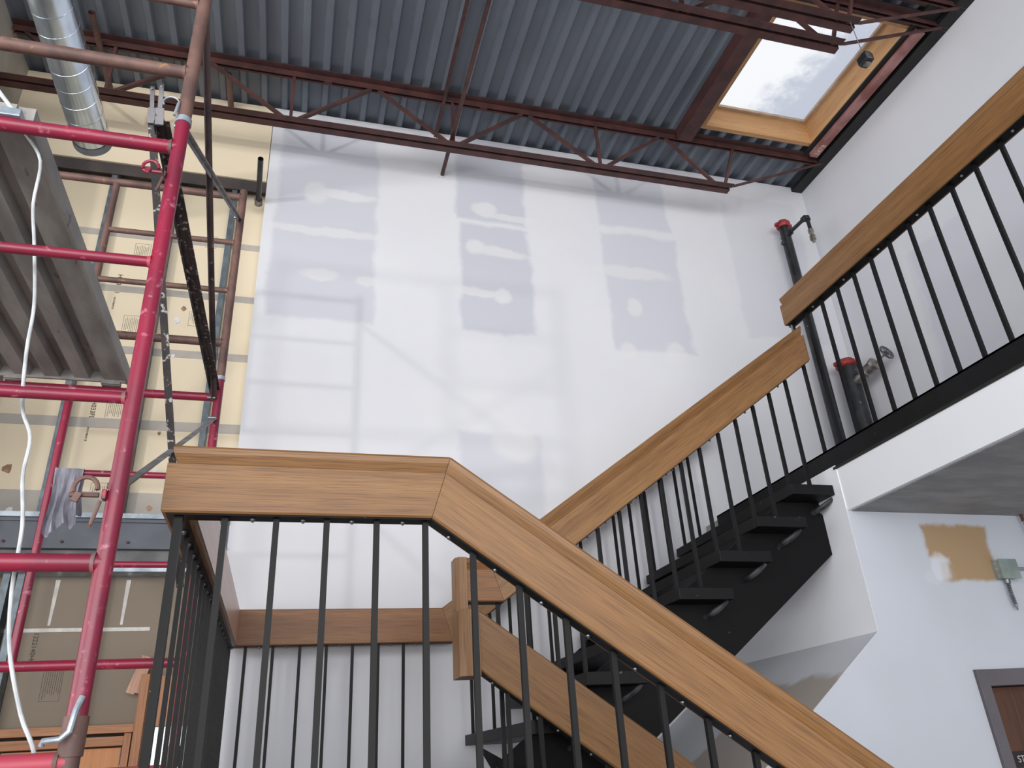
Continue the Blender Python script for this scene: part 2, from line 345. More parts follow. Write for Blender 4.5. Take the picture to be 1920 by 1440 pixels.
def stamp(x, z, wd, h, mat=M['ink']):
    """printed approval stamp: outline and rows of tiny illegible print running downward"""
    y = YB+.1285; m = MB(); e = .0013
    m.box(x, x+wd, y, y+.001, z, z+e); m.box(x, x+wd, y, y+.001, z-h, z-h+e); m.box(x, x+e, y, y+.001, z-h, z); m.box(x+wd, x+wd+e, y, y+.001, z-h, z)
    c = x+.012
    while c < x+wd-.008:
        q = z-.008-random.uniform(0, .02)
        while q > z-h+.012+random.uniform(0, .04):
            l = random.uniform(.003, .010); m.box(c, c+.0026, y, y+.001, q-l, q); q -= l+.0028
        c += .0105
    part('stamp', m, mat, cw)['kind'] = 'stuff'
for (x, z, wd, h) in ((-1.2, 3.85, .1, .14), (-1.2, 4.48, .1, .15), (-1.215, 5.07, .1, .16), (-1.26, 5.86, .085, .16), (-1.2, 3.30, .1, .17), (-.8, 4.55, .06, .11), (-.76, 5.2, .07, .1)): stamp(x, z, wd, h)
for z in (3.845, 4.80, 5.99):
    text('print', 'H033FD1', .04, M['ink'], cw, (-1.285, YB+.1285, z), (0, 0, -1), (1, 0, 0))
    text('print', 'MOV98N918', .017, M['ink'], cw, (-1.285, YB+.1285, z-.185), (0, 0, -1), (1, 0, 0))
# slab edge and beam band under the cream wall
sb = struct('trim_1', MB().box(-9, -0.38, YB+.0, YB+.16, 2.88, 3.04), M['beam'], 'slate grey steel channel along the slab edge behind the scaffold')
part('track_lip', MB().box(-9, -0.38, YB-.03, YB+.13, 3.04, 3.068), M['galv'], sb)
part('slab_edge', MB().box(-9, -0.38, YB+.03, YB+.16, 2.77, 2.872), M['concrete_edge'], sb)
part('flange', MB().box(-9, -0.38, YB-.012, YB+.03, 2.866, 2.878).box(-9, -.38, YB-.012, YB, 3.02, 3.039), M['beam'], sb)
part('bottom_track', MB().box(-9, -0.38, YB-.02, YB+.13, 2.735, 2.768), M['galv'], sb)
for x in (-1.55, -1.26, -.92, -.6): part('bolt', MB().tube([(x, YB-.0, 2.905), (x, YB-.012, 2.905)], .008, 8), M['primer'], sb)
# lower brown gypsum wall
lw = struct('wall_back_lower', MB().box(-9, -0.755, YB+.13, YB+.16, 1.93, 2.735), M['brown_board'], 'brown gypsum board wall below the beam, over the wooden doors')
part('joint_tape', MB().box(XL, -.755, YB+.126, YB+.1295, 2.435, 2.455), M['tape_white'], lw)
for x in (-1.27, -.905): part('plaster_streak', MB().prism([(x-.012, 2.72), (x+.012, 2.72), (x+.004, 2.47), (x-.010, 2.47)], 'y', YB+.127, YB+.1295), M['tape_white'], lw)
for x in (-1.85, -1.52, -1.45, -1.06):
    m = MB(); m.box(x, x+.035, YB+.03, YB+.034, 1.93, 2.735); m.box(x+.031, x+.035, YB+.034, YB+.126, 1.93, 2.735); m.box(x, x+.035, YB+.12, YB+.124, 1.93, 2.735)
    part('stud', m, M['stud'], lw)
text('print', '1222140H011', .034, M['ink_dark'], lw, (-1.335, YB+.1285, 2.435), (0, 0, -1), (1, 0, 0))
cw_save = cw; cw = lw; stamp(-1.25, 2.27, .095, .19, M['ink_dark']); cw = cw_save
struct('wall_back_jamb', MB().box(-.755, -.38, YB+.13, YB+.16, 2.18, 2.74), M['brown_board'], 'brown gypsum strip beside the door jamb')
# wooden double door and side window under the brown board
d2 = thing('door_2', 'light wooden door with trim below the brown gypsum wall, bottom left', 'door', (-1.05, YB+.05, FLOOR)); del d2['category']; d2['kind'] = 'structure'
part('gap_backing', MB().box(-9, -.70, YB+.125, YB+.16, FLOOR, 1.95), M['ledger'], d2)  # black sheet added to darken the door gaps and block the sky
part('head_trim', MB().box(-2.6, -.745, YB+.0, YB+.13, 1.905, 1.945), M['door_trim'], d2, uvaxis=(1, 0, 0), bevel=.003)
part('head_frame', MB().box(-2.6, -.79, YB+.03, YB+.13, 1.845, 1.89), M['door_trim'], d2, uvaxis=(1, 0, 0), bevel=.003)
part('side_frame', MB().box(-.79, -.755, YB+.03, YB+.13, FLOOR, 1.905), M['door_trim'], d2, uvaxis=(0, 0, 1), bevel=.003)
part('jamb', MB().box(-.745, -.70, YB+.0, YB+.13, FLOOR, 2.19), M['door_trim'], d2, uvaxis=(0, 0, 1), bevel=.003)
part('leaf', MB().box(-1.36, -.80, YB+.08, YB+.12, FLOOR, 1.838), M['door_wood'], d2, uvaxis=(0, 0, 1), bevel=.002)
part('leaf', MB().box(-2.2, -1.37, YB+.08, YB+.12, FLOOR, 1.838), M['door_wood'], d2, uvaxis=(0, 0, 1), bevel=.002)
part('stop', MB().box(-.80, -.79, YB+.06, YB+.12, FLOOR, 1.84), M['angle'], d2)
w2 = thing('window_2', 'narrow side window between the wooden door and the white wall', 'window', (-.54, YB+.06, FLOOR)); del w2['category']; w2['kind'] = 'structure'
part('window_frame', MB().box(-.70, -.66, YB+.02, YB+.13, FLOOR, 2.18).box(-.66, -.40, YB+.02, YB+.13, 1.93, 2.18), M['door_trim'], w2, uvaxis=(0, 0, 1))
part('pane', MB().box(-.66, -.40, YB+.08, YB+.086, FLOOR, 1.93), M['glass'], w2)
sw = thing('wood_offcut', 'splintered pair of cedar strips hanging by the door jamb under the red tube', 'wood scrap', (-.76, YB+.08, 2.12))
part('strip', MB().bar((-.80, YB+.07, 2.10), (-.742, YB+.07, 2.29), .045, .008, (1, 0, 0)), M['scrap'], sw, uvaxis=(.2, 0, 1))
part('strip', MB().bar((-.765, YB+.06, 2.10), (-.73, YB+.06, 2.24), .03, .008, (1, 0, 0)), M['scrap'], sw, uvaxis=(.2, 0, 1))

# stair wall with the door, fascia and upper slab
sl = .737
dw = MB().prism([(XF, UP-.33), (XR, UP-.33), (XR, FLOOR), (4.26, FLOOR), (4.26, 1.93), (3.265, 1.93), (3.265, FLOOR), (-.40, FLOOR), (-.40, -.21), (XF, 2.12)], 'y', YD, YD+.11)
struct('wall_stair', dw, M['door_wall'], 'grey-white stair wall with brown bare patch and grey door frame')
struct('wall_stair_return', MB().box(XF-.002, XF+.11, YD+.001, YB, 2.12, UP-.09), M['fascia_white'], 'bright white return wall at the head of the stair')
struct('wall_stair_soffit', MB().prism([(XF+.1, 2.119), (XF-.002, 2.121), (-.402, -.209), (-.30, -.211)], 'y', YD+.001, YB), M['soffit_wall'], 'sloping white and brown boarded soffit behind the stair wall')
struct('trim_2', MB().box(XF+.004, XF+.03, -8, YD, UP-.34, UP-.09), M['fascia_white'], 'white fascia board under the upper floor edge')
struct('floor_upper', MB().box(XF+.04, XR, -8, YB, UP-.10, UP), M['floor'], 'upper floor slab behind the guard rail')
struct('ceiling_lower', MB().box(XF+.03, XR, -8, YD, UP-.345, UP-.335), M['concrete'], 'grey concrete ceiling under the upper floor')
ec = struct('trim_3', MB().box(XF, XF+.012, -8, 4.52, UP-.088, UP+.008).box(XF, XF+.10, -8, 4.52, UP-.002, UP+.008).box(XF, XF+.05, -8, 4.52, UP-.096, UP-.088), M['black_steel'], 'black steel channel along the edge of the upper floor')
part('lip', MB().box(XF-.004, XF+.02, -8, YD+.02, UP-.112, UP-.098), M['ledger'], ec)
struct('floor_landing', MB().box(-.36, .46, 2.14, 4.66, LAND-.06, LAND).box(.46, .76, 3.25, 4.66, LAND-.06, LAND), M['black_tread'], 'black steel half landing of the stair')

# door in the stair wall
d1 = thing('door_1', 'dark brown door in a grey steel frame at the bottom right', 'door', (3.75, YD+.05, FLOOR)); del d1['category']; d1['kind'] = 'structure'
part('door_frame', MB().box(3.262, 3.325, YD-.02, YD+.13, FLOOR, 1.928).box(4.2, 4.262, YD-.02, YD+.13, FLOOR, 1.928).box(3.325, 4.2, YD-.02, YD+.13, 1.852, 1.928), M['frame_grey'], d1, bevel=.003)
lf = part('door_leaf', MB().box(3.328, 4.198, YD+.06, YD+.10, FLOOR+.01, 1.848), M['brown_door'], d1, uvaxis=(0, 0, 1))
sg = part('door_sign', MB().box(3.40, 3.62, YD+.056, YD+.06, 1.49, 1.56), M['sign_black'], d1)
text('lettering', 'ST', .042, M['sign_white'], sg, (3.424, YD+.0555, 1.512), (1, 0, 0), (0, 0, 1))

struct('blocker_wall_head', MB().box(-9, XR+.15, YB+.16, YB+.3, 6.0, ZD+.2), M['ledger'], 'dark added box blocking light leaks behind the wall head')  # box added to stop sky light leaking in over the wall head
# ------------------------------------------------------------------ roof deck
ce = bpy.data.objects.new('ceiling', None); COL.objects.link(ce); ce['kind'] = 'structure'; ce['label'] = 'blue-grey corrugated steel roof deck'; ce.location = (0, 0, ZD)
P = .1524; HOLE = (3.10, 4.22, 2.98, 4.19)
def deck_strip(x0, n, y0, y1):
    m = MB(); pr = []
    for i in range(n):
        a = x0+i*P; pr += [(a, ZD+.042), (a+.085, ZD+.042), (a+.100, ZD+.004), (a+.138, ZD+.004)]
    pr.append((x0+n*P, ZD+.042))
    for i in range(len(pr)-1):
        (p, q), (r, s_) = pr[i], pr[i+1]
        m.add([(p, y0, q), (r, y0, s_), (r, y1, s_), (p, y1, q)], [(0, 1, 2, 3)])
        m.add([(p, y0, q+.002), (r, y0, s_+.002), (r, y1, s_+.002), (p, y1, q+.002)], [(3, 2, 1, 0)])
    return m
x0 = XR-P*88; k = 0
hx0 = XR-P*9; hx1 = XR-P*1.5
i = 0
while i < 88:
    n = min(6, 88-i); a = x0+i*P
    n_hole = 9
    if a+n*P > XR-P*n_hole+.01 and a < XR-P*n_hole-.01: n = int(round((XR-P*n_hole-a)/P))
    if a >= XR-P*n_hole-.01:
        n = 9
        part('deck_panel', deck_strip(a, 9, HOLE[3]+.03, YB+.15), M['deck'], ce)
        part('deck_panel', deck_strip(a, 9, -7, HOLE[2]-.03), M['deck'], ce)
        part('deck_panel', MB().box(HOLE[1]+.001, XR, HOLE[2]-.03, HOLE[3]+.03, ZD+.02, ZD+.04), M['ledger'], ce)
    else: part('deck_panel', deck_strip(a, n, -7, YB+.15), M['deck'], ce)
    i += n
# skylight
w1 = thing('window_1', 'square roof skylight with pine curb and snowy glass', 'window', (3.66, 3.58, ZD)); del w1['category']; w1['kind'] = 'structure'
hx0, hx1, hy0, hy1 = HOLE
part('curb_board', MB().box(hx0, hx1, hy1, hy1+.04, ZD+.0, ZD+.27), M['pine'], w1, uvaxis=(1, 0, 0))
part('curb_board', MB().box(hx0, hx1, hy0-.04, hy0, ZD+.0, ZD+.27), M['pine'], w1, uvaxis=(1, 0, 0))
part('curb_board', MB().box(hx1-.04, hx1, hy0, hy1, ZD-.001, ZD+.27), M['pine'], w1, uvaxis=(0, 1, 0))
part('curb_board', MB().box(hx0, hx0+.04, hy0, hy1, ZD-.001, ZD+.27), M['pine'], w1, uvaxis=(0, 1, 0))
part('glazing_bead', MB().box(hx0+.04, hx1-.04, hy1-.03, hy1, ZD+.225, ZD+.25).box(hx0+.04, hx1-.04, hy0, hy0+.03, ZD+.225, ZD+.25).box(hx0+.04, hx0+.07, hy0+.03, hy1-.03, ZD+.225, ZD+.25).box(hx1-.07, hx1-.04, hy0+.03, hy1-.03, ZD+.225, ZD+.25), M['bead'], w1, uvaxis=(1, 0, 0))
part('pane', MB().box(hx0+.04, hx1-.04, hy0, hy1, ZD+.252, ZD+.258), M['sky_glass'], w1)
# steel around the skylight
def channel(name, label, x0, x1, y0, y1, z0, z1, mat, group=None):
    o = thing(name, label, 'steel channel', ((x0+x1)/2, (y0+y1)/2, z0), group)
    part('web', MB().box(x0, x0+.012, y0, y1, z0, z1), mat, o)
    part('flange', MB().box(x0+.012, x1, y0, y1, z0, z0+.012), mat, o)
    part('flange', MB().box(x0+.012, x1, y0, y1, z1-.012, z1), mat, o)
    return o
channel('steel_channel', 'maroon steel channel framing the left side of the skylight', 2.905, 3.03, 2.99, 4.29, ZD-.12, ZD-.005, M['primer'])
ch2 = channel('steel_channel', 'dusty pink steel channel with chalked number on the right of the skylight', 4.228, 4.300, 2.95, 4.29, ZD-.055, ZD-.015, M['primer_pink'])
text('chalk_number', '1478', .065, M['chalk'], ch2, (4.288, 4.262, ZD-.0565), (0, -1, 0), (-1, 0, 0))
solo('ledger_angle', MB().box(4.34, XR-.002, -6, YB-.002, ZD-.055, ZD-.01).box(4.18, 4.34, -6, 4.3, ZD-.014, ZD-.008), M['ledger'], 'black steel ledger angle along the top of the right wall', 'ledger', (4.4, 2, ZD-.1))

# ------------------------------------------------------------------ joists
def joist(label, Y, detailed=True, xl=XL+.01):
    j = thing('steel_joist', label, 'roof joist', (1.1, Y, 5.93), 'open-web roof joists')
    zt = ZD-.002; zb = 5.93
    for s in (-1, 1):
        part('top_chord', MB().angle((xl, Y+s*.012, zt), (XR-.01, Y+s*.012, zt), .055, .005, (0, s, 0), (0, 0, -1)), M['primer'], j)
        part('bottom_chord', MB().angle((xl, Y+s*.012, zb-.025), (3.37, Y+s*.012, zb-.025), .05, .005, (0, s, 0), (0, 0, 1)), M['primer'], j)
    nodes = [-1.46, -.235, .975, 2.19, 3.27]
    tops = [-2.06, -.85, .365, 1.58, 2.80]
    def web(a, b, w_=.022):
        part('web_bar', MB().bar((a[0], Y, a[1]), (b[0], Y, b[1]), w_, .022, (0, 1, 0)), M['primer'], j)
    for i, x in enumerate(nodes):
        web((tops[i]+.03, zt-.05), (x-.03, zb+.0), .026)
        if i < 4:
            web((x, zt-.05), (x, zb)); web((x+.03, zb), (tops[i+1]-.03, zt-.05), .03)
        else:
            web((x+.05, zb), (x+.21, zt-.05))
            part('end_bar', MB().tube([(3.30, Y, zb-.01), (3.42, Y, zb+.02), (4.42, Y, zt-.03)], .012, 8), M['primer'], j)
    for sx in (-.02, 1.2): part('spacer', MB().box(sx, sx+.06, Y-.012, Y+.012, zt-.05, zt), M['primer'], j)
    return j
joist('maroon open-web steel joist nearest the white back wall, full length', 4.36)
joist('maroon open-web steel joist crossing the skylight, farther of the close pair', 2.885)
joist('maroon open-web steel joist crossing the skylight, nearer of the close pair', 2.715)
def rod(label, a, b):
    o = thing('bridging_angle', label, 'steel angle', b)
    part('angle_bar', MB().angle(a, b, .026, .004, (1, 0, 0), (0, 0, 1)), M['primer'], o)
    part('wall_clip', MB().box(b[0]-.02, b[0]+.02, b[1]-.006, b[1], b[2]-.02, b[2]+.02), M['plaster'], o)
rod('upper maroon bridging angle running under the deck to the back wall', (.872, 0.5, ZD-.05), (.895, YB, ZD-.06))
rod('lower maroon bridging angle ending on the white back wall below the joist', (.935, 0.5, 5.955), (.945, YB, 5.955))

# ------------------------------------------------------------------ railings
PROF = [(-.034, 0), (.038, 0), (.042, .005), (.042, .136), (.039, .139), (.021, .141), (.020, .147), (.032, .172), (.035, .186), (.031, .193), (-.034, .193), (-.040, .187), (-.040, .005)]
BARP = [(-.020, -.003), (.030, -.003), (.030, .001), (-.020, .001)]
def seg_geom(path, sign, prof):
    pts = [Vector(p) for p in path]; n = len(pts)-1; ds = [(pts[i+1]-pts[i]).normalized() for i in range(n)]
    out = []
    for i in range(n):
        d = ds[i]; N = Vector((0, 0, 1)).cross(d).normalized()*sign; U = d.cross(N); U = U if U.z > 0 else -U
        ends = []
        for e in (0, 1):
            J = pts[i+e]
            if e == 0: mpl = (ds[i-1]+d).normalized() if i > 0 else Vector((d.x, d.y, 0)).normalized()
            else: mpl = (ds[i+1]+d).normalized() if i < n-1 else Vector((d.x, d.y, 0)).normalized()
            ring = []
            for (o_, h) in prof:
                q = pts[i] + N*o_ + U*h; t_ = (J-q).dot(mpl)/d.dot(mpl) + (.0007 if e == 0 else -.0007); ring.append(q + d*t_)
            ends.append(ring)
        out.append((ends, d))
    return out
def seg_mesh(name, ends, d, parent, mat, uoff=0):
    L = wloc(parent); k = len(ends[0]); me = bpy.data.meshes.new(name); bm = bmesh.new(); uvl = bm.loops.layers.uv.new('UVMap')
    va = [bm.verts.new(p-L) for p in ends[0]]; vb = [bm.verts.new(p-L) for p in ends[1]]
    per = [0]
    for i in range(k): per.append(per[-1] + (ends[0][(i+1) % k]-ends[0][i]).length)
    for i in range(k):
        f = bm.faces.new([va[i], va[(i+1) % k], vb[(i+1) % k], vb[i]])
        uvs = [(ends[0][i].dot(d), per[i]), (ends[0][(i+1) % k].dot(d), per[i+1]), (ends[1][(i+1) % k].dot(d), per[i+1]), (ends[1][i].dot(d), per[i])]
        for l, uv in zip(f.loops, uvs): l[uvl].uv = (uv[0]+uoff, uv[1]+uoff*.37)
    for r in (va[::-1], vb):
        f = bm.faces.new(r)
        for l in f.loops: p = l.vert.co; l[uvl].uv = (p.z, p.x+p.y)
    bmesh.ops.recalc_face_normals(bm, faces=bm.faces); bm.to_mesh(me); bm.free()
    return link(name, me, mat, parent)
def screw(parent, p):
    m = bpy.data.meshes.get('screw_mesh')
    if not m:
        m = MB().tube([(0, 0, 0), (0, 0, -.004), (0, 0, -.009)], 0, 8, rs=[.007, .0065, .003]).mesh('screw_mesh'); m.materials.append(M['screw'])
    link('screw', m, None, parent, Vector(p)-wloc(parent))
BAL = {}
def baluster(parent, x, y, z0, z1, w_=.0165):
    key = (round(z1-z0, 3), w_)
    if key not in BAL:
        BAL[key] = MB().box(-w_/2, w_/2, -w_/2, w_/2, 0, z1-z0).mesh('baluster'); BAL[key].materials.append(M['black_steel'])
    link('baluster', BAL[key], None, parent, Vector((x, y, z0))-wloc(parent))
ZR = 2.297; SA = .70; SB = .712
YA, YI, YBI, YF = 2.172, 3.19, 3.352, 4.60
XC = -.305; TA = .379; TF = .928; TI = .904
def zb_(x): return ZR+(x-TF)*SB
# outer railing: flight A outer side, landing, flight B wall side
R1 = thing('stair_railing', 'oak and black steel outer railing wrapping the landing, nearest to the camera', 'railing', (0, YA, LAND))
path = [(2.45, YA, ZR-(2.45-TA)*SA), (TA, YA, ZR), (XC, YA, ZR), (XC, YF, ZR), (TF, YF, ZR), (2.88, YF, ZR+(2.88-TF)*SB)]
for i, (e, d) in enumerate(seg_geom(path, 1, PROF)): seg_mesh('handrail', e, d, R1, M['oak'] if i != 3 else M['oak_dark'], i*1.7)
for (e, d) in seg_geom(path, 1, BARP): B1 = seg_mesh('flat_bar', e, d, R1, M['black_steel'])
# pale lacquered inner face of the left handrail
part('inner_face', MB().box(XC+.0405, XC+.0425, YA+.05, YF-.045, ZR+.006, ZR+.188), M['oak_pale'], R1, uvaxis=(0, 1, 0))
for x in (-.187, -.052, .085, .225, .366): baluster(R1, x, YA, LAND, ZR-.002)
for x in (-.115, .02, .155, .30): screw(R1, (x, YA+.002, ZR-.003))
x = .506; k = 0
while x < 2.4:
    zt = ZR-(x-TA)*SA; baluster(R1, x, YA, zt-.89, zt-.002)
    screw(R1, (x-.07, YA+.002, zt+.07*SA-.004)); x += .1352
baluster(R1, XC, YA, LAND, ZR-.002, .022)
for i in range(1, 17):
    y = YA+.07+i*.1375
    if y < YF-.05: baluster(R1, XC, y, LAND, ZR-.002, .0125); screw(R1, (XC, y-.07, ZR-.003))
baluster(R1, XC, YF, LAND, ZR-.002, .022)
for i in range(8):
    x = -.217+i*.1435
    baluster(R1, x, YF, LAND, ZR-.002); screw(R1, (x-.07, YF, ZR-.003))
TN = [2.511-.2505*i for i in range(8)]; TZ = [2.886-.1804*i for i in range(8)]
for i in range(8):
    for dx in (.03, .155):
        x = TN[i]+dx
        if x < TF+.02: continue
        baluster(R1, x, YF, TZ[i], zb_(x)-.003)
        if dx == .03: screw(R1, (x-.06, YF, zb_(x-.06)-.004))
# inner railing: flight A inner side, newel board, flight B inner side
R2 = thing('stair_railing', 'oak and black steel inner railing turning at the short newel board between the two flights', 'railing', (.74, 3.27, LAND))
SAI = .708; zi0 = 1.988
pa = [(2.3, YI, zi0-(2.3-.747)*SAI), (.735, YI, zi0+.008)]
for (e, d) in seg_geom(pa, -1, PROF): seg_mesh('handrail', e, d, R2, M['oak'], 2.3)
for (e, d) in seg_geom(pa, -1, BARP): seg_mesh('flat_bar', e, d, R2, M['black_steel'])
pb = [(.742, YBI, ZR-.012), (TI, YBI, ZR-.012), (2.826, YBI, ZR-.012+(2.826-TI)*SB)]
for i, (e, d) in enumerate(seg_geom(pb, -1, PROF)): seg_mesh('handrail', e, d, R2, M['oak'] if i else M['oak_dark'], 4+i)
for (e, d) in seg_geom(pb, -1, BARP): seg_mesh('flat_bar', e, d, R2, M['black_steel'])
part('newel_board', MB().prism([(.690, 3.325), (.706, 3.305), (.742, 3.305), (.742, 3.40), (.690, 3.40)], 'z', 1.985, 2.478), M['oak'], R2, uvaxis=(0, 0, 1), bevel=.002)
part('newel_board', MB().prism([(.668, 3.165), (.690, 3.145), (.752, 3.145), (.752, 3.30), (.668, 3.30)], 'z', 1.965, 2.225), M['oak'], R2, uvaxis=(0, 0, 1), bevel=.002)
def zbi(x): return ZR-.012+(x-TI)*SB
baluster(R2, .885, YBI, LAND, zbi(TI)-.002)
for i in range(8):
    for dx in (.012, .140):
        x = TN[i]+dx
        if x < TI+.03 or x > 2.82: continue
        baluster(R2, x, YBI, TZ[i], zbi(x)-.003); 
        if dx == .012: screw(R2, (x+.07, YBI-.004, zbi(x+.07)-.004))
x = .735+.0; k = 0
while x < 2.2:
    if k > 0:
        zt = zi0-(x-.747)*SAI; baluster(R2, x, YI, zt-.82, zt-.002); screw(R2, (x-.06, YI, zt+.06*SAI-.004))
    x += .131; k += 1
# upper floor guard
R3 = thing('guard_railing', 'oak and black steel guard railing along the edge of the upper floor', 'railing', (2.812, 1.5, UP+.008))
pg = [(2.812, 3.385, 3.922), (2.812, -1.2, 3.922)]
for (e, d) in seg_geom(pg, -1, PROF): seg_mesh('handrail', e, d, R3, M['oak'], 9.1)
for (e, d) in seg_geom([(2.812, 3.37, 3.922), (2.812, -1.2, 3.922)], -1, BARP): seg_mesh('flat_bar', e, d, R3, M['black_steel'])
y = 3.362; k = 0
while y > -1.1:
    baluster(R3, 2.812, y, UP+.008, 3.920)
    if k % 2 == 0: screw(R3, (2.805, y+.02 if k == 0 else y+.07, 3.919))
    y -= .1405; k += 1
# small steel end screw between the guard and the stair rail
part('end_bolt', MB().tube([(2.80, 3.36, 3.915), (2.80, 3.36, 3.872)], .006, 8), M['screw'], R3)

# ------------------------------------------------------------------ staircases
def treads(root, xs, zs, y0, y1, dirn):
    for x, z in zip(xs, zs):
        a, b = (x, min(x+.29, XF-.004)) if dirn > 0 else (x-.29, x)
        tr = part('tread', MB().box(a, b, y0, y1, z-.055, z), M['black_tread'], root, bevel=.003)
S2 = thing('staircase', 'black steel upper staircase with open risers climbing to the upper floor', 'staircase', (1.6, 4.0, LAND))
treads(S2, TN, TZ, 3.315, 4.68, 1)
so = [(2.765, 2.93), (2.765, 2.80), (2.768, 2.545), (1.20, 1.425), (1.02, 1.42), (.83, 1.72), (.83, 1.78)]
def zu(x): return 2.886-.055-(2.511-x)*.72-.02
top = [(.86, zu(.86)), (2.60, zu(2.60)+.0), (2.70, 2.93)]
part('stringer', MB().prism([(.80, 1.66+.06), (.98, 1.42), (1.21, 1.42), (2.766, 2.545), (2.766, 2.76), (2.70, 2.83), (2.511, 2.825), (.90, 1.665)], 'y', 3.45, 3.462), M['black_plate'], S2)
part('stringer', MB().prism([(1.45, 1.86), (1.45, 1.60), (2.766, 2.545), (2.766, 2.76), (2.70, 2.83), (2.511, 2.825), (1.6, 2.16)], 'y', 4.60, 4.612), M['black_plate'], S2)
for x, z in zip(TN, TZ):   # carrier pan closing the space under each tread, and the curved outrigger that holds its free end
    part('carrier', MB().prism([(x+.02, z-.055), (x+.27, z-.055), (x+.27, z-.075), (x+.06, z-.215), (x+.02, z-.19)], 'y', 3.462, 3.50), M['black_plate'], S2)
    m = MB(); pts = []
    for q in range(7):
        a_ = q/6*math.pi/2; pts.append((x+.270-.075*math.sin(a_), 3.350+.100*(1-math.cos(a_)), z-.058-.058*math.sin(a_)))
    m.tube(pts, .020, 8, rs=[.008, .012, .014, .015, .015, .015, .015]); part('outrigger', m, M['scuffed_highlit'], S2, smooth=True)
S1 = thing('staircase', 'black steel lower staircase descending to the right below the near railing', 'staircase', (1.5, 2.7, FLOOR))
treads(S1, [.46+.2505*(i+1) for i in range(8)], [LAND-.1804*(i+1) for i in range(8)], 2.15, 3.21, -1)
part('stringer', MB().prism([(.40, LAND-.06), (.40, LAND-.36), (2.5, FLOOR+.0), (2.62, FLOOR+.0), (2.62, FLOOR+.06), (.66, LAND-.11)], 'y', 2.4, 2.412), M['black_plate'], S1)
part('stringer', MB().prism([(.40, LAND-.06), (.40, LAND-.36), (2.5, FLOOR+.0), (2.62, FLOOR+.0), (2.62, FLOOR+.06), (.66, LAND-.11)], 'y', 2.95, 2.962), M['black_plate'], S1)

# ------------------------------------------------------------------ duct
D = thing('spiral_duct', 'shiny galvanised spiral duct hanging over the scaffold, open at its far end', 'duct', (-1.395, 2.0, 5.3))
yy0, yy1 = -1.5, 4.13; r = .108
n = 28; m = MB(); rings = []
pts = [(-1.395, yy0, 5.3), (-1.395, yy1, 5.3)]
m.tube(pts, r, 36, cap=False); m.tube(pts, r-.003, 36, cap=False); part('shell', m, M['duct'], D, smooth=True)
m = MB(); hp = []; turns = int((yy1-yy0)/.125)
for q in range(turns*24):
    a_ = 2*math.pi*q/24; hp.append((-1.395+(r+.0005)*math.cos(a_), yy1-q/24*.125, 5.3+(r+.0005)*math.sin(a_)))
m.tube(hp, .0016, 5); part('spiral_seam', m, M['duct'], D, smooth=True)
m = MB(); m.tube([(-1.395, yy1-.02, 5.3), (-1.395, yy1+.035, 5.3)], r+.004, 36, cap=False); m.tube([(-1.395, yy1-.02, 5.3), (-1.395, yy1+.035, 5.3)], r-.004, 36, cap=False)
part('end_collar', m, M['duct_end'], D, smooth=True)
for y in (2.8, .3):
    part('hanger_strap', MB().tube([(-1.395, y, 5.3-.0+r), (-1.395, y, ZD)], .005, 6), M['galv'], D)

# ------------------------------------------------------------------ scaffold
XS, XI, XO = -.405, -1.045, -1.93; YN, YFAR = 1.88, 3.60; TR = .0205
def frame(label, Y, z0, z1, full, rungs, mat, leg_top, inner_to, extra=None, group=None):
    f = thing('scaffold_section', label, 'scaffold', (XS-.7, Y, z0), group)
    lm = M['rust'] if mat is M['rust_worn'] else mat
    part('leg', MB().tube([(XS, Y, z0), (XS, Y, leg_top)], TR, 16), lm, f, smooth=True)
    part('leg', MB().tube([(XO, Y, z0), (XO, Y, leg_top)], TR, 16), lm, f, smooth=True)
    part('inner_post', MB().tube([(XI, Y, inner_to[0]), (XI, Y, inner_to[1])], .0175, 14), mat, f, smooth=True)
    tubes = {}
    for z in full: tubes[z] = part('cross_tube', MB().tube([(XS, Y, z), (XO, Y, z)], .0205, 14), mat, f, smooth=True)
    for z in rungs: tubes[z] = part('rung', MB().tube([(XS, Y, z), (XI, Y, z)], .0145, 12), mat, f, smooth=True)
    for z in list(full)+list(rungs): wr = .0205 if z in full else .0145; part('weld', MB().tube([(XS-.017, Y, z), (XS-.026, Y, z)], 0, 12, rs=[wr+.004, wr+.0005]), M['rust'] if mat is not M['red'] else M['rust_worn'], tubes[z], smooth=True)
    return f
for (Y, nm) in ((YN, 'near'), (YFAR, 'far')):
    frame('magenta-red scaffold frame in front, beside the railing corner' if nm == 'near' else 'magenta-red scaffold frame at the back by the cream wall', Y, 1.77, 3.42, (3.32, 2.10), (2.912, 2.506), M['red'], 3.42, (2.10, 3.32))
    frame('rusty brown upper scaffold frame in front, under the deck' if nm == 'near' else 'rusty brown upper scaffold frame at the back, its top bar below the cream board', Y, 3.42, 4.60, (4.556, 3.625), (4.244, 3.937), M['rust'], 4.60, (3.625, 4.556))
    frame('worn red and rust bottom scaffold frame in front, cut by the picture edge' if nm == 'near' else 'worn red and rust bottom scaffold frame at the back', Y, FLOOR, 1.76, (1.70, 0.15), (1.30, .9, .5), M['rust_worn'], 1.765, (.15, 1.70))
    c = solo('coupling_sleeve', MB().tube([(XS, Y, 3.412), (XS, Y, 3.432)], .0235, 16), M['galv'], 'grey coupling sleeve joining the red and brown legs of the %s scaffold' % nm, 'coupling', (XS, Y, 3.395), smooth=True)
    c = solo('coupling_sleeve', MB().tube([(XS, Y, 1.71), (XS, Y, 1.785)], .0245, 16), M['rust'], 'rusty coupling sleeve at the foot of the %s red scaffold leg' % nm, 'coupling', (XS, Y, 1.74), smooth=True)
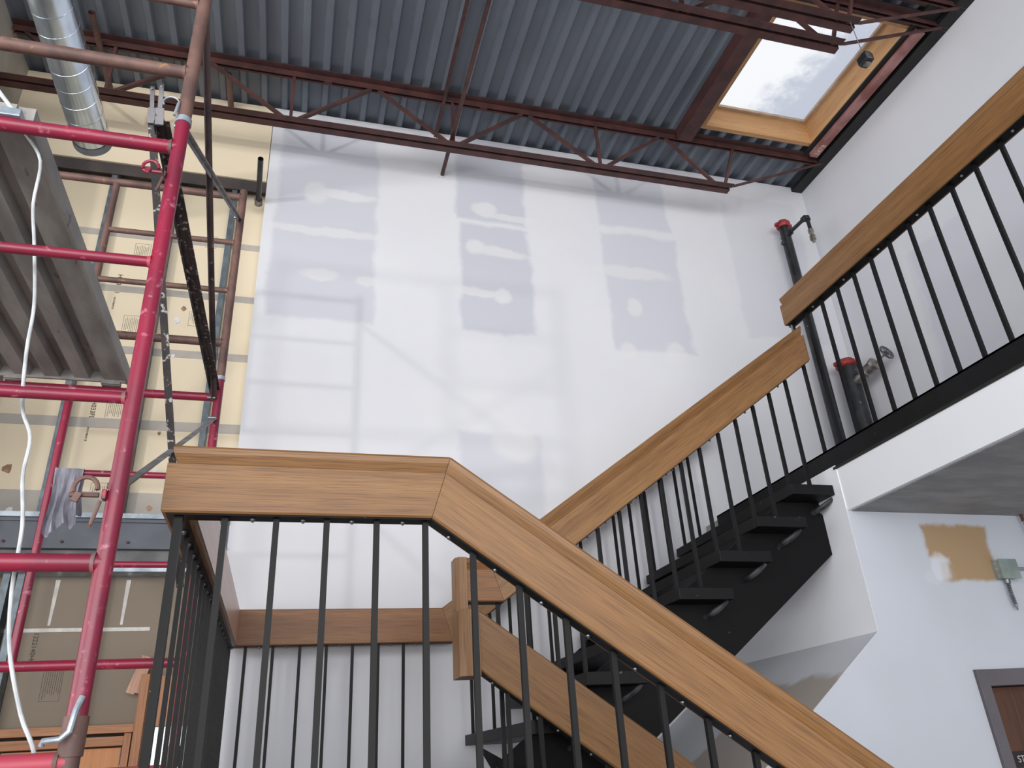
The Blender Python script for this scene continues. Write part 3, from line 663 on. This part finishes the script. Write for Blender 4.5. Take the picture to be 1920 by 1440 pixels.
def brace(label, a, b, mat=M['brace'], wd=.034, th=.006):
    o = thing('cross_brace', label, 'brace', a)
    a = Vector(a); b = Vector(b)
    part('brace_bar', MB().angle(a, b, wd, .004, (1, 0, 0), ((b-a).normalized().cross(Vector((1, 0, 0)))).normalized()), mat, o)
    for p in (a, b): part('end_pin', MB().tube([p+Vector((-.02, 0, 0)), p+Vector((.016, 0, 0))], .008, 8), M['screw'], o)
    return o
brace('long dark cross brace dropping from the top of the near brown leg', (-.430, YN+.03, 4.075), (-.430, YFAR-.03, 3.305), M['brace'], .023)
brace('grey cross brace rising from the near leg joint to the far brown leg', (-.414, YN+.03, 3.43), (-.414, YFAR-.03, 4.39), M['brace_grey'], .018)
lb = thing('leaning_bar', 'dark steel bar leaning between the red frames, its punched end up by the near leg', 'steel bar', (-.53, 1.95, 3.6))
qa = Vector((-.522, 1.955, 3.48)); qb = Vector((-.368, 2.78, 2.235)); qd = (qb-qa).normalized()
part('angle_bar', MB().angle(qa, qb, .023, .004, (1, 0, 0), Vector((1, 0, 0)).cross(qd).normalized()), M['angle'], lb)
qm = MB(); qm.bar(qa+Vector((.011, 0, -.01)), qa+Vector((.006, -.003, .05)), .020, .005, (1, 0, 0)); qm.bar(qa+Vector((.006, -.003, .05)), qa+Vector((-.004, -.006, .135)), .012, .006, (1, 0, 0))
fe = part('flattened_end', qm, M['brace_grey'], lb)
part('punched_hole', MB().tube([qa+Vector((-.003, -.012, .122)), qa+Vector((-.003, .000, .122))], .0035, 8), M['angle'], fe)
brace('grey cross brace rising to the far red leg behind the railing top', (-.414, YN+.03, 2.29), (-.414, YFAR-.03, 3.20), M['brace_grey'], .02)
brace('outer cross brace on the far side of the scaffold, falling away from us', (XO, YN, 4.3), (XO, YFAR, 3.3), M['brace'])
brace('outer cross brace on the far side of the scaffold, rising away from us', (XO, YN, 2.5), (XO, YFAR, 3.3), M['brace'])
# double angle guard member with punched ends
g = thing('scaffold_rail', 'long paint-spattered dark steel angle leaning from the near leg to the far red leg', 'scaffold rail', (XS-.05, 2.5, 3.26))
for k in (0, 1):
    a = Vector((-.500+k*.018, 1.94+k*.004, 3.475)); b = Vector((-.440+k*.02, YFAR-.035, 3.345)); d = (b-a).normalized()
    part('angle_bar', MB().angle(a, b, .024, .004, (1, 0, 0), Vector((1, 0, 0)).cross(d).normalized()*(1 if k else -1)), M['angle'], g)
q = Vector((-.500, 1.94, 3.475)); m = MB(); m.bar(q+Vector((.016, 0, -.02)), q+Vector((.010, -.002, .045)), .024, .005, (1, 0, 0)); m.bar(q+Vector((.010, -.002, .045)), q+Vector((.002, -.004, .145)), .013, .006, (1, 0, 0))
part('flattened_end', m, M['brace_grey'], g)
part('punched_hole', MB().tube([q+Vector((.003, -.010, .130)), q+Vector((.003, .002, .130))], .0035, 8), M['angle'], g)
def lock(label, x, y, z, mats, sc=1.0):
    o = thing('toggle_lock', label, 'scaffold lock', (x, y, z))
    part('lug', MB().box(x-.045*sc, x-.018, y-.012, y+.012, z-.022*sc, z+.018*sc), mats[0], o, bevel=.003)
    hp = [(x-.035-.042*sc+.042*sc*math.cos(a_), y-.02, z+.012*sc+.045*sc*math.sin(a_)) for a_ in [math.pi*1.15*q/10-.1 for q in range(11)]]
    part('hook', MB().tube(hp, .009*sc, 8), mats[1], o, smooth=True)
    part('pin', MB().tube([(x-.150*sc, y-.02, z-.008), (x-.05*sc, y-.02, z-.008)], .010*sc, 8), mats[1], o, smooth=True)
    part('wing', MB().bar((x-.115*sc, y-.028, z-.005), (x-.128*sc, y-.028, z-.045*sc), .026*sc, .008, (1, 0, 0)), mats[1], o, bevel=.002)
    part('tail_rod', MB().tube([(x-.045*sc, y-.015, z-.02), (x-.062*sc, y-.015, z-.125*sc), (x-.066*sc, y-.02, z-.135*sc)], .008*sc, 8), mats[0], o, smooth=True)
lock('rusty toggle lock with hook and pin on the near red leg beside the rag', XS-.0, YN-.01, 2.255, (M['rust_worn'], M['rust']), .6)
lock('pink painted toggle lock high on the near red leg', XS+.0, YN-.01, 3.205, (M['rust'], M['red']), .5)
lp = MB().tube([(XS-.02, YN-.028, 1.80), (XS-.025, YN-.04, 1.775), (XS-.03, YN-.04, 1.735), (XS-.045, YN-.04, 1.722), (XS-.075, YN-.035, 1.72), (XS-.078, YN-.03, 1.712)], .006, 8)
lp.v = [Vector((v.x+.03, v.y, v.z+.02)) for v in lp.v]
solo('coupling_pin', lp, M['galv'], 'bent grey wire pin at the foot of the near red scaffold leg', 'pin', (XS, YN-.03, 1.8), smooth=True)
# ring clip on the brown leg
cp = MB().tube([(XS-.038+.022*math.cos(a_), YN-.02, 3.475+.022*math.sin(a_)) for a_ in [math.pi*1.2*q/9 for q in range(10)]], .0028, 8)
cp.tube([(XS-.018, YN-.02, 3.475), (XS-.022, YN-.026, 3.42)], .0045, 8)
solo('wire_clip', cp, M['galv'], 'grey wire clip on the near brown scaffold leg just above the joint', 'clip', (XS-.03, YN-.03, 3.5), smooth=True)
# scaffold plank
pk = thing('scaffold_plank', 'weathered corrugated steel deck resting on the scaffold, seen from below', 'scaffold deck', (-1.36, 2.75, 3.36))
m = MB(); x = -1.90; pr = []
while x < -.84:
    pr += [(x, 3.362), (x+.062, 3.362), (x+.074, 3.402), (x+.112, 3.402)]; x += .124
pr = [(p, q) for p, q in pr if p <= -.835]; pr += [(-.815, pr[-1][1]), (-.805, 3.41)]
for i in range(len(pr)-1):
    (p, q), (r_, s_) = pr[i], pr[i+1]
    for dz in (0, .003): m.add([(p, YN+.035, q+dz), (r_, YN+.035, s_+dz), (r_, YFAR-.03, s_+dz), (p, YFAR-.03, q+dz)], [(0, 1, 2, 3) if dz == 0 else (3, 2, 1, 0)])
part('deck_sheet', m, M['plank'], pk)
part('side_rail', MB().box(-.812, -.80, YN+.035, YFAR-.03, 3.345, 3.412), M['plank'], pk)
part('end_rail', MB().box(-1.9, -.80, YN+.024, YN+.036, 3.352, 3.414), M['plank'], pk)
part('end_rail', MB().box(-1.9, -.80, YFAR-.036, YFAR-.024, 3.352, 3.414), M['plank'], pk)
for y, s in ((YN, 1), (YFAR, -1)):
    for x in (-1.7, -1.28, -.88):
        m = MB(); m.box(x-.04, x+.04, y-.024, y+.03 if s > 0 else y+.024, 3.341, 3.347); m.box(x-.04, x+.04, min(y, y+s*.035)-.0, max(y, y+s*.035), 3.343, 3.40); part('hook_plate', m, M['plank'], pk)
# cable
cb = [(-.83, 1.955, 3.36), (-.775, 1.955, 3.27), (-.765, 1.96, 3.12), (-.735, 1.96, 2.98), (-.70, 1.96, 2.80), (-.690, 1.96, 2.66), (-.665, 1.95, 2.50), (-.632, 1.95, 2.42), (-.628, 1.95, 2.32), (-.605, 1.95, 2.20), (-.597, 1.95, 2.06), (-.575, 1.95, 1.93), (-.528, 1.95, 1.80), (-.475, 1.95, 1.68), (-.45, 1.95, 1.4), (-.5, 1.95, .6), (-.48, 1.95, FLOOR+.01)]
def smooth_path(ps, n=5):
    ps = [Vector(p) for p in ps]; out = []
    for i in range(len(ps)-1):
        p0, p1, p2, p3 = ps[max(i-1, 0)], ps[i], ps[i+1], ps[min(i+2, len(ps)-1)]
        for k in range(n):
            t_ = k/n; out.append(.5*((2*p1)+(p2-p0)*t_+(2*p0-5*p1+4*p2-p3)*t_*t_+(3*p1-p0-3*p2+p3)*t_**3))
    return out+[ps[-1]]
solo('power_cable', MB().tube(smooth_path(cb), .0045, 8), M['cable'], 'dirty white cable hanging down behind the near scaffold rungs', 'cable', (-.7, 1.95, FLOOR), smooth=True)
ba = thing('tie_bar', 'thin white rod clipped to the top red tube at the left edge', 'rod', (-.84, YN, 3.35))
part('rod', MB().tube([(-.99, YN, 3.56), (-.845, YN, 3.375)], .006, 8), M['cable'], ba, smooth=True)
part('clip', MB().box(-.875, -.815, YN-.026, YN+.02, 3.335, 3.362), M['galv'], ba, bevel=.003)
# rag
m = MB(); nx, nz = 16, 14; vs = []
for side in (-1, 1):
    for i in range(nx+1):
        for k in range(nz+1):
            u = i/nx; t_ = k/nz; ln = (.30-.05*u+.02*math.sin(u*9)) if side < 0 else .20
            wv = (.014+.012*t_)*math.sin(u*19+t_*2.5)+.006*math.sin(u*41+3*t_)
            x = -1.035+.115*u+.012*math.sin(t_*5+u*3)*t_+(.018*t_*(1-u)); y = YFAR+side*(.020+.006*t_)+wv*side*min(1, t_*4+.25)*.8-side*.0
            y = min(y, YFAR-.019) if side < 0 else max(y, YFAR+.019)
            vs.append((x, y, 2.925-ln*t_))
    b = (0 if side < 0 else (nx+1)*(nz+1))
fs = []
for b in (0, (nx+1)*(nz+1)):
    for i in range(nx):
        for k in range(nz): a = b+i*(nz+1)+k; fs.append((a, a+1, a+nz+2, a+nz+1))
off = (nx+1)*(nz+1)
for i in range(nx): fs.append((i*(nz+1), (i+1)*(nz+1), off+(i+1)*(nz+1), off+i*(nz+1)))
m.add(vs, fs)
solo('cloth_rag', m, M['rag'], 'crumpled grey rag draped over the far red scaffold rung', 'rag', (-.98, YFAR, 2.9), smooth=True)

# ------------------------------------------------------------------ pipes
S = thing('standpipe', 'tall black iron standpipe with red grooved coupling against the back wall', 'pipe', (4.03, 4.62, UP))
part('pipe', MB().tube([(4.03, 4.62, UP), (4.03, 4.62, 5.80)], .044, 20), M['pipe_black'], S, smooth=True)
def coupling(par, x, y, z, r_):
    part('red_coupling', MB().tube([(x, y, z), (x, y, z+.012), (x, y, z+.045), (x, y, z+.058)], 0, 20, rs=[r_*1.15, r_*1.35, r_*1.35, r_*1.1]).box(x-r_*1.75, x+r_*1.75, y-.016, y+.016, z+.012, z+.042), M['cap_red'], par, smooth=True)
    part('end_cap', MB().tube([(x, y, z+.03), (x, y, z+.07)], r_*.95, 16), M['cap_red'], par, smooth=True)
coupling(S, 4.03, 4.62, 5.79, .046)
part('outlet_tee', MB().tube([(4.03, 4.66, 5.70), (4.03, 4.55, 5.70)], .030, 14).tube([(3.975, 4.62, 5.62), (4.03, 4.62, 5.62)], .022, 12), M['pipe_black'], S, smooth=True)
part('branch', MB().tube([(4.03, 4.57, 5.70), (4.045, 4.36, 5.70)], .017, 12), M['pipe_black'], S, smooth=True)
part('elbow', MB().tube([(4.042, 4.385, 5.70), (4.045, 4.355, 5.702), (4.046, 4.338, 5.69), (4.046, 4.335, 5.66)], .026, 14), M['pipe_black'], S, smooth=True)
part('drop', MB().tube([(4.046, 4.335, 5.68), (4.048, 4.335, 5.54)], .0165, 12), M['pipe_black'], S, smooth=True)
part('valve_body', MB().tube([(4.048, 4.335, 5.56), (4.048, 4.335, 5.53), (4.048, 4.335, 5.525), (4.048, 4.335, 5.50), (4.048, 4.335, 5.495), (4.048, 4.335, 5.455), (4.048, 4.335, 5.45), (4.05, 4.335, 5.43)], 0, 12, rs=[.024, .024, .019, .019, .025, .025, .014, .014]), M['brass'], S, smooth=True)
S = thing('valve_pipe', 'short thick black riser pipe with red coupling, side valve and handwheel by the right wall', 'pipe', (4.29, 4.6, UP))
part('pipe', MB().tube([(4.27, 4.60, UP), (4.27, 4.60, 4.40)], .072, 24), M['pipe_black'], S, smooth=True)
coupling(S, 4.27, 4.60, 4.385, .066)
vv = Vector((.055, -.29, .085)); p0 = Vector((4.27, 4.55, 4.24))
vb = part('valve_body', MB().tube([p0+vv*t_ for t_ in (0, .25, .28, .4, .43, .6, .63, .72, .75)], 0, 18, rs=[.036, .036, .055, .055, .042, .048, .056, .056, .028]), M['brass'], S, smooth=True)
part('stem', MB().tube([p0+vv*.75, p0+vv*1.15], .010, 10), M['brass'], vb, smooth=True)
hc = p0+vv*1.12; ax = vv.normalized(); e1 = ax.cross(Vector((0, 0, 1))).normalized(); e2 = ax.cross(e1)
hw = MB().tube([hc+(e1*math.cos(a_)+e2*math.sin(a_))*.058 for a_ in [2*math.pi*q/24 for q in range(25)]], .0085, 8)
for q in range(5): hw.tube([hc, hc+(e1*math.cos(q*1.2566)+e2*math.sin(q*1.2566))*.056], .006, 6)
hw.tube([hc-ax*.012, hc+ax*.012], .016, 10)
part('handwheel', hw, M['brass_dark'], vb, smooth=True)
S = thing('pipe_stub', 'black pipe stub poking out of the wall beside the white drywall edge', 'pipe', (-.41, YB, 5.46))
part('pipe', MB().tube([(-.425, YB-.01, 5.46), (-.400, 4.28, 5.46)], .019, 16, cap=False).tube([(-.425, YB-.01, 5.46), (-.400, 4.28, 5.46)], .015, 16, cap=False), M['pipe_black'], S, smooth=True)
part('wall_fitting', MB().tube([(-.425, YB+.018, 5.46), (-.4235, YB-.03, 5.46)], .029, 14), M['brass'], S, smooth=True)

for lab, x, y0_, y1_ in (('brown open-ended pipe under the deck right of the duct', -1.563, 4.08, 4.74), ('brown pipe under the deck between the near leg and the white wall', -.705, 4.42, 4.74)):
    o = thing('roof_pipe', lab, 'pipe', (x, y1_, 6.355)); part('pipe', MB().tube([(x, y0_, 6.355), (x, y1_, 6.355)], .022, 12, cap=False).tube([(x, y0_, 6.355), (x, y1_, 6.355)], .018, 12, cap=False), M['rust'], o, smooth=True)
    part('pipe_hanger', MB().box(x-.006, x+.006, y1_-.16, y1_-.14, 6.375, ZD), M['rust'], o)
# ------------------------------------------------------------------ small electrical things
jb = thing('junction_box', 'zinc junction box on the stair wall at the corner of the brown patch', 'junction box', (3.65, YD, 2.42))
bb = part('box_body', MB().box(3.595, 3.705, YD-.05, YD, 2.37, 2.465), M['box_metal'], jb, bevel=.003)
part('cover', MB().box(3.59, 3.71, YD-.054, YD-.05, 2.366, 2.469), M['box_metal'], jb, bevel=.001)
for z in (2.385, 2.42, 2.45): part('knockout', MB().tube([(3.596, YD-.025, z), (3.592, YD-.025, z)], .007, 10), M['galv'], bb)
cs = MB(); cs.tube([(3.635, YD-.028, 2.37), (3.634, YD-.028, 2.345)], .014, 12)
pts = [(3.634-.004*q/10+.012*(q/20)**2, YD-.028, 2.35-.0065*q) for q in range(23)]
cs.tube(pts, 0, 10, rs=[(.0115 if q % 2 else .0085)*(1 if q < 19 else (23-q)/5) for q in range(23)])
solo('flex_conduit', cs, M['screw'], 'short corrugated metal flex conduit dangling under the junction box', 'conduit', (3.63, YD-.03, 2.35), smooth=True)
solo('conduit_tube', MB().tube([(3.70, YD-.02, 2.425), (XR, YD-.02, 2.43)], .008, 10), M['box_metal'], 'thin grey conduit running right from the junction box', 'conduit', (3.7, YD-.02, 2.42), smooth=True)
hr = thing('hanger_rod', 'thin metal rod with rusty top hanging under the grey ceiling, right edge', 'rod', (3.89, YD-.03, 2.5))
part('rod', MB().tube([(3.885, YD-.03, UP-.36), (3.90, YD-.03, 2.47)], .006, 8), M['brace_grey'], hr, smooth=True)
part('anchor', MB().tube([(3.885, YD-.03, UP-.345), (3.886, YD-.03, UP-.385)], .009, 8), M['primer'], hr, smooth=True)
pl = thing('pendant_fixture', 'small dark glass cube hanging on a wire from the joist by the skylight', 'pendant', (3.32, 2.70, 5.55))
part('wire', MB().tube([(3.312, 2.70, 5.93), (3.32, 2.70, 5.60)], .0025, 6), M['brace_grey'], pl)
cbo = part('cube_body', MB().prism([(3.287, 5.535), (3.300, 5.520), (3.345, 5.520), (3.358, 5.535), (3.358, 5.585), (3.345, 5.60), (3.300, 5.60), (3.287, 5.585)], 'y', 2.665, 2.735), M['pipe_black'], pl, bevel=.006)
part('lens', MB().box(3.300, 3.345, 2.662, 2.668, 5.535, 5.585).box(3.300, 3.345, 2.68, 2.72, 5.514, 5.522), M['brass'], cbo, bevel=.003)
